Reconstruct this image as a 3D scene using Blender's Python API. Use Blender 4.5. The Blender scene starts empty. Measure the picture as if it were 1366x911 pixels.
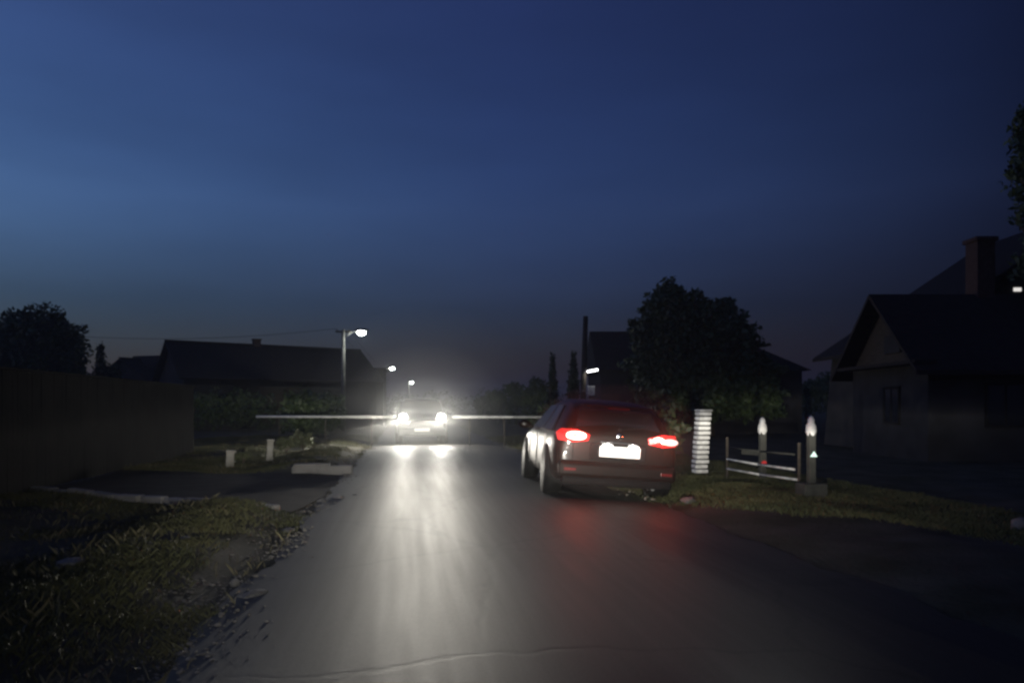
import bpy, bmesh, math, random
import numpy as np
from mathutils import Vector, Matrix
random.seed(7); rng = np.random.default_rng(11)
C = bpy.context.scene.collection
sc = bpy.context.scene
R = math.radians
CAMZ = 1.3
def at(px, py, Y):                       # a point of the place at depth Y, measured off the photo
    return Vector(((px-683)/1000*Y, Y, CAMZ-(py-543)/1000*Y))
# ------------------------------------------------------------------ materials
def mat(name, col, rough=.8, col2=None, scale=5, bump=0, bscale=None, metal=0, spec=.5, detail=6, lo=.35, hi=.65, stretch=None, coat=0):
    if rough >= .8: spec = min(spec, .12)
    m = bpy.data.materials.new(name); m.use_nodes = True
    nt = m.node_tree; b = nt.nodes['Principled BSDF']
    b.inputs['Base Color'].default_value = (*col, 1); b.inputs['Roughness'].default_value = rough
    b.inputs['Metallic'].default_value = metal; b.inputs['Specular IOR Level'].default_value = spec
    b.inputs['Coat Weight'].default_value = coat; b.inputs['Coat Roughness'].default_value = .08
    tc = nt.nodes.new('ShaderNodeTexCoord'); mp = nt.nodes.new('ShaderNodeMapping')
    nt.links.new(tc.outputs['Object'], mp.inputs['Vector'])
    if stretch: mp.inputs['Scale'].default_value = stretch
    if col2 is not None:
        n = nt.nodes.new('ShaderNodeTexNoise'); n.inputs['Scale'].default_value = scale; n.inputs['Detail'].default_value = detail
        r = nt.nodes.new('ShaderNodeValToRGB'); r.color_ramp.elements[0].position = lo; r.color_ramp.elements[1].position = hi
        r.color_ramp.elements[0].color = (*col, 1); r.color_ramp.elements[1].color = (*col2, 1)
        nt.links.new(mp.outputs[0], n.inputs['Vector']); nt.links.new(n.outputs['Fac'], r.inputs['Fac'])
        nt.links.new(r.outputs['Color'], b.inputs['Base Color'])
    if bump:
        n2 = nt.nodes.new('ShaderNodeTexNoise'); n2.inputs['Scale'].default_value = bscale or scale*4; n2.inputs['Detail'].default_value = 8
        bp = nt.nodes.new('ShaderNodeBump'); bp.inputs['Strength'].default_value = bump; bp.inputs['Distance'].default_value = .02
        nt.links.new(mp.outputs[0], n2.inputs['Vector']); nt.links.new(n2.outputs['Fac'], bp.inputs['Height'])
        nt.links.new(bp.outputs[0], b.inputs['Normal'])
    return m
def emis(name, col, s, base=(.5,.5,.5)):
    m = bpy.data.materials.new(name); m.use_nodes = True; b = m.node_tree.nodes['Principled BSDF']
    b.inputs['Base Color'].default_value = (*base, 1); b.inputs['Roughness'].default_value = .2
    b.inputs['Emission Color'].default_value = (*col, 1); b.inputs['Emission Strength'].default_value = s
    return m
M = {}
M['bark'] = mat('bark', (.06,.045,.03), .9, (.12,.1,.08), 8, .6)
M['leaf'] = mat('leaf', (.03,.05,.015), .6, (.06,.09,.03), 1.2)
M['leaf_lit'] = mat('lit_leaf', (.06,.075,.03), .7, (.11,.115,.06), 3)  # lighter copy of the leaf colour, for shrubs that look lit
M['needle'] = mat('needle', (.02,.04,.02), .7, (.04,.06,.03), 2)
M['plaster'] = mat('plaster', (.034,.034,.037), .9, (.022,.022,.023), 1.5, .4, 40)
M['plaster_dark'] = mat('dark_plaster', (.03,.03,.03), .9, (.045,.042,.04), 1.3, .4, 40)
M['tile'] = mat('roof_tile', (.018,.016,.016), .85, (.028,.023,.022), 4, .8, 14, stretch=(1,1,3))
M['brick'] = mat('chimney_brick', (.05,.03,.025), .9, (.07,.045,.04), 10, .6)
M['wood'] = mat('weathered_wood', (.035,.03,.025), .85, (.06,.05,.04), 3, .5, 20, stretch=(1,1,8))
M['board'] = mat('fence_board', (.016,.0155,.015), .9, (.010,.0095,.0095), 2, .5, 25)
M['concrete'] = mat('concrete', (.28,.27,.25), .9, (.18,.175,.165), 3, .6, 40)
M['concrete_dark'] = mat('old_concrete', (.16,.155,.15), .9, (.09,.09,.085), 2.5, .7, 40)
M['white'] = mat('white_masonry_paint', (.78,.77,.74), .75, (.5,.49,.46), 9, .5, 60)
M['post_concrete'] = mat('dark_post_concrete', (.035,.036,.032), .95, (.055,.055,.048), 6, .6, 40)  # dark concrete tone for post shafts, footing, name board and upper rail
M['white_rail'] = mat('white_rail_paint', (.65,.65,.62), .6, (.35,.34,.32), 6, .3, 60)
M['rail'] = mat('pale_streak_bar', (.55,.55,.52), .5, (.4,.4,.38), 3, .2)  # tone of the light streak built as a rail
M['steel'] = mat('grey_steel', (.2,.2,.2), .5, (.12,.12,.12), 6, .2, metal=.6)
M['glass'] = mat('dark_glass', (.012,.013,.015), .06, spec=.8)
M['rubber'] = mat('tyre_rubber', (.009,.009,.009), .9, (.016,.015,.014), 12, .3)
M['alloy'] = mat('wheel_alloy', (.45,.45,.46), .35, metal=.8)
M['plastic'] = mat('black_plastic', (.004,.004,.004), .8, (.007,.007,.007), 8, .2, 80, spec=.15)
M['paint'] = mat('dark_metallic_paint', (.004,.0025,.002), .4, (.007,.004,.003), 6, .0, spec=.1, coat=.06)
M['paint_dark'] = mat('dark_paint', (.012,.012,.014), .5, (.016,.016,.016), 6, .0)
M['plate'] = emis('glowing_plate', (1,.97,.9), .10, (.8,.8,.78))  # light thrown back by the plate, put in as a faint glow
M['plate_front'] = mat('front_plate', (.8,.8,.76), .4)
M['chrome'] = mat('chrome_trim', (.6,.6,.6), .15, metal=1)
M['red_lens'] = emis('tail_lens_lit', (1,.05,.02), .13, (.5,.02,.02))
M['red_core'] = emis('tail_bulb_core', (1,.42,.32), 9)
M['pink_core'] = emis('reverse_lens_glow', (1,.42,.34), .55, (.7,.5,.5))
M['red_dull'] = emis('third_brake_lens', (1,.03,.01), .008, (.08,.01,.01))
M['head_lens'] = emis('headlight_lens_lit', (1,.98,.9), 60)
M['fog_glass'] = mat('clear_lens', (.3,.3,.3), .1)
M['lamp_lens'] = emis('street_lamp_lens_lit', (.95,1,.92), 60)
M['tube_lens'] = emis('tube_lamp_lens_lit', (1,1,1), 14)
M['win_glint'] = emis('glint_pane', (1,.95,.9), .8)  # glow that stands in for a small reflection in a window
M['stone'] = mat('pale_stone', (.36,.35,.31), .9, (.22,.21,.18), 5, .8, 30)
M['gravel'] = mat('gravel', (.24,.225,.19), .95, (.11,.10,.085), 6, .6)
M['red_refl'] = emis('red_reflector_glow', (1,.1,.1), .05, (.5,.04,.04))  # returned light put into the disc as a faint glow
M['green_refl'] = emis('pale_green_reflector_glow', (.6,1,.85), .7, (.7,.8,.75))  # returned light put into the triangle as a glow
M['blue_refl'] = mat('cable', (.02,.02,.02), .6)

# ------------------------------------------------------------------ mesh helpers
def link(name, me, m=None, parent=None, smooth=False):
    o = bpy.data.objects.new(name, me); C.objects.link(o)
    if m is not None: me.materials.append(m)
    if smooth: me.polygons.foreach_set('use_smooth', [True]*len(me.polygons))
    if parent is not None: o.parent = parent
    return o
def tag(o, label=None, cat=None, group=None, kind=None):
    if label: o['label'] = label
    if cat: o['category'] = cat
    if group: o['group'] = group
    if kind: o['kind'] = kind
    return o
def empty(name, loc, rz=0, label=None, cat=None, group=None):
    o = bpy.data.objects.new(name, None); C.objects.link(o); o.location = loc; o.rotation_euler = (0,0,rz); o.empty_display_size = .2
    return tag(o, label, cat, group)
def obj(name, bm, m, parent=None, smooth=False, bevel=0):
    bmesh.ops.recalc_face_normals(bm, faces=bm.faces)
    me = bpy.data.meshes.new(name); bm.to_mesh(me); bm.free()
    o = link(name, me, m, parent, smooth)
    if bevel:
        b = o.modifiers.new('bevel', 'BEVEL'); b.width = bevel; b.segments = 2; b.limit_method = 'ANGLE'
    return o
def bx(bm, c, s, rot=None):
    mt = Matrix.Translation(c) @ (rot.to_4x4() if rot else Matrix.Identity(4)) @ Matrix.Diagonal((*s, 1))
    bmesh.ops.create_cube(bm, size=1, matrix=mt); return bm
def tube(bm, a, b, r1, r2=None, seg=8):
    a = Vector(a); b = Vector(b); d = b-a
    q = d.to_track_quat('Z', 'Y').to_matrix().to_4x4()
    bmesh.ops.create_cone(bm, cap_ends=True, segments=seg, radius1=r1, radius2=r1 if r2 is None else r2, depth=d.length,
                          matrix=Matrix.Translation((a+b)/2) @ q); return bm
def poly(bm, pts):
    bm.faces.new([bm.verts.new(p) for p in pts]); return bm
def solid(bm, pts, vec):                     # an outline given thickness along vec
    a = [bm.verts.new(p) for p in pts]; v = Vector(vec); b = [bm.verts.new(Vector(p)+v) for p in pts]; n = len(pts)
    bm.faces.new(a); bm.faces.new(b[::-1])
    for i in range(n): bm.faces.new((a[i], b[i], b[(i+1) % n], a[(i+1) % n]))
    return bm
def B(): return bmesh.new()
def npmesh(name, verts, faces):              # quads or tris as arrays
    me = bpy.data.meshes.new(name); k = faces.shape[1]; nf = len(faces)
    me.vertices.add(len(verts)); me.vertices.foreach_set('co', verts.astype(np.float32).ravel())
    me.loops.add(nf*k); me.loops.foreach_set('vertex_index', faces.astype(np.int32).ravel())
    me.polygons.add(nf); me.polygons.foreach_set('loop_start', np.arange(0, nf*k, k, dtype=np.int32))
    me.update(calc_edges=True); me.validate(); return me
# ------------------------------------------------------------------ road frame
SL = .14; A = math.atan(SL); ca, sa = math.cos(A), math.sin(A)
ORI = np.array([1.175, 0.0]); HW = 2.352
def rd(s, t, z=0): return Vector((ORI[0]-s*sa+t*ca, s*ca+t*sa, z))
def to_st(x, y):
    dx, dy = x-ORI[0], y-ORI[1]
    return -dx*sa+dy*ca, dx*ca+dy*sa
def noise2(x, y, f, seed=0):
    r = np.random.default_rng(seed); o = np.zeros_like(x)
    for i in range(9):
        a = r.uniform(0, 6.283); k = f*r.uniform(.5, 2.2); o += np.sin((x*math.cos(a)+y*math.sin(a))*k+r.uniform(0, 6.28))
    return o/4.2
def sstep(a, b, x): u = np.clip((x-a)/(b-a), 0, 1); return u*u*(3-2*u)
def drive_mask(x, y):                       # the dark driveway crossing the left verge
    near = 9.25-(x+2.7)*.50; far = 14.6-(x+3.3)*.10
    return sstep(-.15, .15, y-near)*sstep(-.25, .25, far-y)*sstep(-.1, .4, -x-2)*sstep(-30, -28, x)
def height(x, y):
    s, t = to_st(x, y)
    left = sstep(HW+.1, HW+.7, -t); right = sstep(HW-.1, HW+.6, t)
    d = drive_mask(x, y)
    n = noise2(x, y, 3, 1)*.02+noise2(x, y, 9, 2)*.010
    dit = -.10*np.exp(-((t+HW+2.3)/.9)**2)
    mound = .10*np.exp(-((t+HW+1.1)/.7)**2)
    hl = left*((n+.03+dit+mound)*(1-d)+d*(-.02))
    hr = right*(-.06+n*.9+.05*np.exp(-((t-HW-1.6)/.8)**2))
    hole = -.03*(1-left)*(1-right)-.07*sstep(1.0, HW, t)*(1-right)
    near = np.exp(-(np.maximum(y-40, 0)/30)**2)
    return (hl+hr)*near+hole
# ground: one sheet reaching the horizon
ss = np.concatenate([np.linspace(-60, 0, 7)[:-1], np.arange(0, 30, .18), np.linspace(30, 60, 60), np.geomspace(61, 700, 20)])
tt = np.concatenate([-np.geomspace(9, 600, 24)[::-1], np.arange(-8.9, 8.9, .16), np.geomspace(9, 600, 24)])
S, T = np.meshgrid(ss, tt, indexing='ij')
X = ORI[0]-S*sa+T*ca; Y = S*ca+T*sa; Z = height(X, Y)
def gridmesh(name, X, Y, Z):
    n, m = X.shape; i = np.arange(n*m).reshape(n, m)
    f = np.stack([i[:-1,:-1], i[1:,:-1], i[1:,1:], i[:-1,1:]], -1).reshape(-1, 4)[:, ::-1]
    return npmesh(name, np.stack([X, Y, Z], -1).reshape(-1, 3), f)
M['soil'] = mat('verge_soil', (.035,.035,.02), .95, (.075,.068,.05), 1.3, .8, 20, spec=.1)
g = link('ground', gridmesh('ground', X, Y, Z), M['soil'], smooth=True); tag(g, kind='structure')
# road: cross-fall sheet with a ragged edge
ss = np.concatenate([np.arange(-8, 45, .12), np.geomspace(45, 600, 60)]); uu = np.linspace(-1, 1, 33)
S, U = np.meshgrid(ss, uu, indexing='ij')
edge = HW+.07*noise2(S, U*0+np.sign(U), 2.2, 5)+.05*noise2(S, np.sign(U), 8, 6)
T = U*np.where(np.abs(U) > .8, edge, HW)
X = ORI[0]-S*sa+T*ca; Y = S*ca+T*sa
Z = .0+.012*(1-U*U)-.065*sstep(.9, HW, T)*1.0+.004*noise2(X, Y, .8, 9)
def asphalt():
    m = bpy.data.materials.new('worn_asphalt'); m.use_nodes = True; nt = m.node_tree; b = nt.nodes['Principled BSDF']
    N = nt.nodes.new; Lk = nt.links.new
    tc = N('ShaderNodeTexCoord'); mp = N('ShaderNodeMapping'); mp.inputs['Rotation'].default_value = (0,0,-A)
    Lk(tc.outputs['Object'], mp.inputs['Vector'])
    st = N('ShaderNodeMapping'); st.inputs['Scale'].default_value = (1.0,.13,1); Lk(mp.outputs[0], st.inputs['Vector'])
    n1 = N('ShaderNodeTexNoise'); n1.inputs['Scale'].default_value = 1.6; n1.inputs['Detail'].default_value = 6; Lk(st.outputs[0], n1.inputs['Vector'])
    r1 = N('ShaderNodeValToRGB'); r1.color_ramp.elements[0].position=.3; r1.color_ramp.elements[1].position=.72
    r1.color_ramp.elements[0].color=(.017,.015,.0115,1); r1.color_ramp.elements[1].color=(.038,.034,.026,1); Lk(n1.outputs['Fac'], r1.inputs['Fac'])
    n2 = N('ShaderNodeTexNoise'); n2.inputs['Scale'].default_value = 60; n2.inputs['Detail'].default_value = 4; Lk(tc.outputs['Object'], n2.inputs['Vector'])
    mx = N('ShaderNodeMix'); mx.data_type='RGBA'; mx.blend_type='MULTIPLY'; mx.inputs[0].default_value=.6
    r2 = N('ShaderNodeValToRGB'); r2.color_ramp.elements[0].position=.35; r2.color_ramp.elements[1].position=.6; r2.color_ramp.elements[0].color=(.35,.35,.35,1); Lk(n2.outputs['Fac'], r2.inputs['Fac'])
    Lk(r1.outputs[0], mx.inputs[6]); Lk(r2.outputs[0], mx.inputs[7]); Lk(mx.outputs[2], b.inputs['Base Color'])
    dn = N('ShaderNodeTexNoise'); dn.inputs['Scale'].default_value = 2.5; dn.inputs['Detail'].default_value = 4; Lk(tc.outputs['Object'], dn.inputs['Vector'])
    va = N('ShaderNodeMix'); va.data_type = 'VECTOR'; va.inputs[0].default_value = .22; Lk(tc.outputs['Object'], va.inputs[4]); Lk(dn.outputs['Color'], va.inputs[5])
    vo = N('ShaderNodeTexVoronoi'); vo.feature = 'DISTANCE_TO_EDGE'; vo.inputs['Scale'].default_value = .55; Lk(va.outputs[1], vo.inputs['Vector'])
    ck = N('ShaderNodeMapRange'); ck.inputs[1].default_value = .004; ck.inputs[2].default_value = .014; ck.inputs[3].default_value = .35; ck.inputs[4].default_value = 1; Lk(vo.outputs['Distance'], ck.inputs[0])
    mc = N('ShaderNodeMix'); mc.data_type = 'RGBA'; mc.blend_type = 'MULTIPLY'; mc.inputs[0].default_value = .7; Lk(mx.outputs[2], mc.inputs[6]); Lk(ck.outputs[0], mc.inputs[7]); Lk(mc.outputs[2], b.inputs['Base Color'])
    bc = N('ShaderNodeBump'); bc.inputs['Strength'].default_value = .15; bc.inputs['Distance'].default_value = .004; Lk(ck.outputs[0], bc.inputs['Height'])
    rr = N('ShaderNodeMapRange'); rr.inputs[1].default_value=.38; rr.inputs[2].default_value=.62; rr.inputs[3].default_value=.56; rr.inputs[4].default_value=.625
    st2 = N('ShaderNodeMapping'); st2.inputs['Scale'].default_value = (9,.35,1); Lk(mp.outputs[0], st2.inputs['Vector'])
    n4 = N('ShaderNodeTexNoise'); n4.inputs['Scale'].default_value = 1.3; n4.inputs['Detail'].default_value = 5; Lk(st2.outputs[0], n4.inputs['Vector'])
    av = N('ShaderNodeMath'); av.operation = 'ADD'; hf_ = N('ShaderNodeMath'); hf_.operation = 'MULTIPLY'; hf_.inputs[1].default_value = .5
    Lk(n1.outputs['Fac'], av.inputs[0]); Lk(n4.outputs['Fac'], av.inputs[1]); Lk(av.outputs[0], hf_.inputs[0]); Lk(hf_.outputs[0], rr.inputs[0]); Lk(rr.outputs[0], b.inputs['Roughness'])
    b.inputs['Specular IOR Level'].default_value = .24
    bp = N('ShaderNodeBump'); bp.inputs['Strength'].default_value=.3; bp.inputs['Distance'].default_value=.003
    n3 = N('ShaderNodeTexNoise'); n3.inputs['Scale'].default_value=75; n3.inputs['Detail'].default_value=5; Lk(tc.outputs['Object'], n3.inputs['Vector'])
    Lk(n3.outputs['Fac'], bp.inputs['Height']); Lk(bp.outputs[0], bc.inputs['Normal']); Lk(bc.outputs[0], b.inputs['Normal'])
    return m
M['asphalt'] = asphalt()
o = link('road', gridmesh('road', X, Y, Z), M['asphalt'], smooth=True); tag(o, kind='structure')
# driveway slab of dark packed dirt on the left, with a pale broken concrete edging
dr = empty('driveway', (0,0,0)); tag(dr, kind='structure')
n = 60; xs = np.linspace(-2.75, -12, n); V = np.linspace(0, 1, 12)
XX, VV = np.meshgrid(xs, V, indexing='ij')
near = 9.35-(XX+2.7)*.50; far = 14.5-(XX+3.3)*.10
YY = near+(far-near)*VV
ZZ = height(XX, YY)+.018+.006*noise2(XX, YY, 4, 3)
M['dirt'] = mat('packed_dirt', (.02,.019,.017), .95, (.04,.037,.032), 2.2, .6, 30)
link('driveway_surface', gridmesh('driveway_surface', XX, YY, ZZ), M['dirt'], dr, True)
bm = B()
x = -2.9
while x > -7.4:
    L = random.uniform(.3, .62); xc = x-L/2; y = 9.25-(xc+2.7)*.50
    if random.random() < .86:
        bx(bm, (xc, y, .02+random.uniform(-.015,.02)), (L*.93, random.uniform(.12,.2), .10),
           Matrix.Rotation(math.atan(-.5)+random.uniform(-.08,.08), 3, 'Z') @ Matrix.Rotation(random.uniform(-.06,.06), 3, 'Y'))
    x -= L*.9
e = obj('concrete_edging', bm, M['concrete'], bevel=.02); tag(e, 'pale broken concrete edging along the near side of the driveway', 'edging')

# ------------------------------------------------------------------ grass, gravel and stones
def inroad(x, y, m=0):
    s, t = to_st(x, y); return np.abs(t) < HW+m
def blades(name, P, h, w, m, label_kind='stuff', lean=.5):
    n = len(P); a = rng.uniform(0, 6.283, n); H = h*rng.uniform(.45, 1.3, n); W = w*rng.uniform(.6, 1.4, n)
    dx, dy = np.cos(a)*W, np.sin(a)*W
    b = rng.uniform(0, 6.283, n); L = H*lean*rng.uniform(.1, 1.2, n)
    z = height(P[:,0], P[:,1])-.01
    v = np.zeros((n, 4, 3))
    v[:,0] = np.stack([P[:,0]-dx, P[:,1]-dy, z], -1); v[:,1] = np.stack([P[:,0]+dx, P[:,1]+dy, z], -1)
    v[:,2] = np.stack([P[:,0]+dx*.7+np.cos(b)*L*.35, P[:,1]+dy*.7+np.sin(b)*L*.35, z+H*.6], -1)
    v[:,3] = np.stack([P[:,0]+np.cos(b)*L, P[:,1]+np.sin(b)*L, z+H], -1)
    i = np.arange(n)*4; f = np.stack([i, i+1, i+2, i+3], -1)
    o = link(name, npmesh(name, v.reshape(-1, 3), f), m); tag(o, kind='stuff'); return o
M['grass'] = mat('grass_blades', (.04,.05,.018), .7, (.12,.115,.05), .9, lo=.3, hi=.7, spec=.25)
M['grass_dry'] = mat('dry_grass_blades', (.11,.10,.055), .8, (.19,.17,.10), 1.5, spec=.2)
def scatter(nn, s0, s1, t0, t1, pw=1.0):
    u = rng.uniform(0, 1, nn)**pw; s = s0+(s1-s0)*u; t = rng.uniform(t0, t1, nn)
    return np.stack([ORI[0]-s*sa+t*ca, s*ca+t*sa], -1)
P = scatter(520000, 1.5, 34, -HW-7.0, -HW+.02, 1.7)
dens = noise2(P[:,0], P[:,1], 1.6, 21)+.5*noise2(P[:,0], P[:,1], 5, 22)
s_, t_ = to_st(P[:,0], P[:,1])
shoulder = sstep(.25, .8, -t_-HW)
k = (drive_mask(P[:,0], P[:,1]) < .25) & (dens*1.3+shoulder*1.1-1.0 > rng.uniform(-.8, .5, len(P)))
g1 = blades('grass', P[k], .055, .0019, M['grass'], lean=.9); tag(g1, 'short patchy grass on the left verge', 'grass')
P = scatter(240000, 6, 34, HW-.15, HW+4.2, 1.4)
dens = noise2(P[:,0], P[:,1], 1.8, 31)
s_, t_ = to_st(P[:,0], P[:,1])
k = (dens+sstep(0, .5, t_-HW)*.9 > rng.uniform(-.6, .7, len(P))) & (P[:,1] > 10.6-(P[:,0]-2.4)*1.15+.35*noise2(P[:,0],P[:,1],2.2,61)+rng.uniform(-.3,.3,len(P)))
g2 = blades('grass', P[k], .06, .0022, M['grass'], lean=.9); tag(g2, 'dark short grass on the right verge below the fence', 'grass')
P = scatter(16000, 2, 30, -HW-5, -HW+.1, 1.3)
k = (noise2(P[:,0], P[:,1], 2.6, 41) > .35) & (drive_mask(P[:,0], P[:,1]) < .3)
g3 = blades('dry_grass', P[k], .10, .0024, M['grass_dry'], lean=.8); tag(g3, 'taller dry grass tufts scattered through the left verge', 'grass')
def rocks(name, P, r0, r1, m):
    bm = B(); bmesh.ops.create_icosphere(bm, subdivisions=1, radius=1); base = np.array([v.co for v in bm.verts]); fc = np.array([[v.index for v in f.verts] for f in bm.faces]); bm.free()
    n = len(P); r = r0*(r1/r0)**(rng.uniform(0, 1, n)**2.2)
    z = np.maximum(height(P[:,0], P[:,1]), np.where(inroad(P[:,0], P[:,1]), .0, -1))
    V = base[None]*(1+rng.uniform(-.3,.3,(n,len(base),1)))*np.stack([r, r*rng.uniform(.6,1,n), r*rng.uniform(.4,.7,n)], -1)[:,None]
    V += np.stack([P[:,0], P[:,1], z+r*.12], -1)[:,None]
    F = (fc[None]+(np.arange(n)*len(base))[:,None,None]).reshape(-1, 3)
    return link(name, npmesh(name, V.reshape(-1,3), F), m)
s = 1.5+30*rng.uniform(0,1,5200)**1.3; t = -HW-.12+rng.normal(0,.16,5200)+.10*np.sin(s*1.9)
k = noise2(s, t, 2.4, 51) > -.5; s, t = s[k], t[k]
P = np.stack([ORI[0]-s*sa+t*ca, s*ca+t*sa], -1)
gv = rocks('gravel', P, .006, .022, M['gravel']); tag(gv, 'loose pale gravel along the left edge of the road', 'gravel', kind='stuff')
s = 10.3+20*rng.uniform(0,1,700); t = HW-.05+rng.normal(0,.2,700)
P = np.stack([ORI[0]-s*sa+t*ca, s*ca+t*sa], -1)
gv = rocks('gravel', P, .006, .03, M['gravel']); tag(gv, 'loose gravel along the right edge of the road', 'gravel', kind='stuff')
def stone(px, py, r, label, group=None, sc3=(1,.8,.5), Y=None):
    Yd = 1300/(py-543); X0 = (px-683)/1000*Yd
    bm = B(); bmesh.ops.create_icosphere(bm, subdivisions=2, radius=r)
    for v in bm.verts: v.co = Vector((v.co.x*sc3[0], v.co.y*sc3[1], v.co.z*sc3[2]))*(1+random.uniform(-.14,.14))
    o = obj('stone', bm, M['concrete_dark'], smooth=False); z = float(height(np.array([X0]), np.array([Yd]))[0])
    o.location = (X0, Yd, z+r*.2); o.rotation_euler = (0,0,random.uniform(0,3)); tag(o, label, 'stone', group); return o
stone(338, 792, .085, 'largest pale stone at the left road edge nearest the camera', sc3=(1.5,.8,.5))
stone(314, 776, .05, 'small upright pale stone just left of the large road edge stone', sc3=(.7,.6,1.1))
stone(95, 768, .10, 'flat pale stone lying in the dark grass at far left', sc3=(1.3,1,.45))
stone(248, 735, .045, 'small pale stone in the middle of the left grass patch', sc3=(1,1,.6))
stone(385, 706, .07, 'pale stone where the concrete edging meets the road', sc3=(1.4,1,.5))
stone(918, 664, .11, 'grey stone on the right verge just beside the parked car', sc3=(1.5,1,.6))
stone(1361, 702, .13, 'pale stone at the right edge of the right grass verge', sc3=(.7,.8,1.1))
# culvert head by the far corner of the driveway
bm = B(); c = rd(15.2, -HW-.45); bx(bm, (c.x, c.y, .06), (1.15,.22,.2), Matrix.Rotation(A, 3, 'Z')); bx(bm, (c.x-.2, c.y-.01, .175), (.7,.26,.05), Matrix.Rotation(A+.06, 3, 'Z'))
cv = obj('culvert_head', bm, M['concrete_dark'], bevel=.04); tag(cv, 'low pale concrete culvert head at the road edge by the driveway', 'culvert')
for i, (px, py, r) in enumerate([(430,668,.09),(452,664,.11),(474,660,.07)]):
    stone(px, py, r, ['pale rubble stone left of the culvert head','largest pale rubble stone in front of the culvert head','small pale rubble stone right of the culvert head on the asphalt edge'][i], 'rubble by the culvert')

# ------------------------------------------------------------------ foliage
def leaves(lobes, n, size, flat=.0):
    """lobes: (cx,cy,cz,rx,ry,rz). Leaf clumps through the crown volume, thicker towards each lobe's skin."""
    w = np.array([l[3]*l[4]*l[5] for l in lobes])**.7; w /= w.sum()
    V = []
    idx = rng.choice(len(lobes), n, p=w); L = np.array(lobes)[idx]
    d = rng.normal(size=(n,3)); d /= np.linalg.norm(d, axis=1)[:,None]
    r = rng.uniform(.15,1,n)**.45; bumpy = 1+.16*np.sin(d[:,0]*7+idx)+.14*np.sin(d[:,2]*9+idx*2)
    c = L[:,:3]+d*L[:,3:]*(r*bumpy)[:,None]
    a = rng.normal(size=(n,3)); a /= np.linalg.norm(a,axis=1)[:,None]
    b = np.cross(a, rng.normal(size=(n,3))); b /= np.linalg.norm(b,axis=1)[:,None]
    s = size*rng.uniform(.5,1.35,n)[:,None]
    v = np.stack([c-a*s, c-b*s*.45, c+a*s, c+b*s*.45], 1)
    f = np.arange(n*4).reshape(n,4)
    return v.reshape(-1,3), f
def tree(name, base, lobes, n, size, label, cat='tree', tr=.2, top=None, m='leaf', group=None, limbs=7, trunk=True):
    t = empty(name, base, 0, label, cat, group)
    v, f = leaves(lobes, n, size); link('crown', npmesh('crown', v, f), M[m], t)
    if trunk:
        top = top or max(l[2] for l in lobes)*.85
        bm = B(); pts = [Vector((random.uniform(-.1,.1)*i, random.uniform(-.1,.1)*i, top*i/5)) for i in range(6)]; pts[0].z = -.1
        for i in range(5): tube(bm, pts[i], pts[i+1], tr*(1-i*.16), tr*(1-(i+1)*.16), 9)
        obj('trunk', bm, M['bark'], t, True)
        bm = B()
        for l in range(limbs):
            L = lobes[l % len(lobes)]; i = random.choice([2,3,4]); e = Vector(L[:3])+Vector((random.uniform(-.5,.5)*L[3], random.uniform(-.5,.5)*L[4], random.uniform(0,.6)*L[5]))
            mid = (pts[i]+e)/2+Vector((0,0,-.15)); tube(bm, pts[i], mid, tr*.35, tr*.22, 6); tube(bm, mid, e, tr*.22, tr*.06, 6)
        obj('limbs', bm, M['bark'], t, True)
    return t
def gb(px, Y): return Vector(((px-683)/1000*Y, Y, 0))
def lb(base, px, py, Y, rx, rz, ry=None):
    p = at(px, py, Y)-base; return (p.x, p.y, p.z, rx, ry or rx*.8, rz)
# big tree right of the road
b0 = gb(945, 35)
lob = [lb(b0,*q) for q in [(893,388,35,.55,.55),(903,400,35,.8,.6),(878,398,35,.6,.5),(870,415,34.8,.7,.5),(895,425,34.5,1.3,1.1),(930,398,35,.45,.5),(940,412,35,.6,.5),(962,412,35.5,.6,.5),(972,402,35.5,.3,.25),(980,425,35.5,.6,.6),
      (855,440,35,.7,.5),(848,432,35,.4,.2),(865,450,34.7,1.0,.9),(935,440,35,1.9,1.2),(990,450,35,.8,.9),(1003,470,35,.7,.8),(900,490,34.5,2.2,1.7),(960,480,35,1.9,1.6),(1015,490,35,.7,.6),(1028,495,35,.7,.25),(1040,492,35,.45,.15),
      (930,530,34.5,2.6,1.3),(1000,530,35,1.6,1.2),(868,510,35,1.3,1.5),(1020,520,35,.8,.9)]]
tree('broadleaf_tree', b0, lob, 22000, .15, 'big spreading dark tree standing behind the striped white pillar', tr=.32, limbs=14)
b0 = gb(50, 40)
lob = [lb(b0,*q) for q in [(50,460,40,2.2,1.9),(25,450,40,1.5,1.4),(78,458,40,1.4,1.5),(55,438,40,1.6,.95),(95,480,40,.9,1.1),(40,500,40,2.4,1.3),(5,480,40,1.4,1.5),(100,500,40,.7,.6)]]
tree('broadleaf_tree', b0, lob, 15000, .15, 'dark round crowned tree at the far left behind the board fence', tr=.25, limbs=9)
b0 = gb(134, 42)
tree('slender_tree', b0, [lb(b0,134,480,42,.26,.9), lb(b0,133,500,42,.4,.8), lb(b0,135,466,42,.14,.5), lb(b0,146,500,42,.7,.6)], 1400, .12, 'thin narrow tree between the round tree and the small house', tr=.08, limbs=3)
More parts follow.
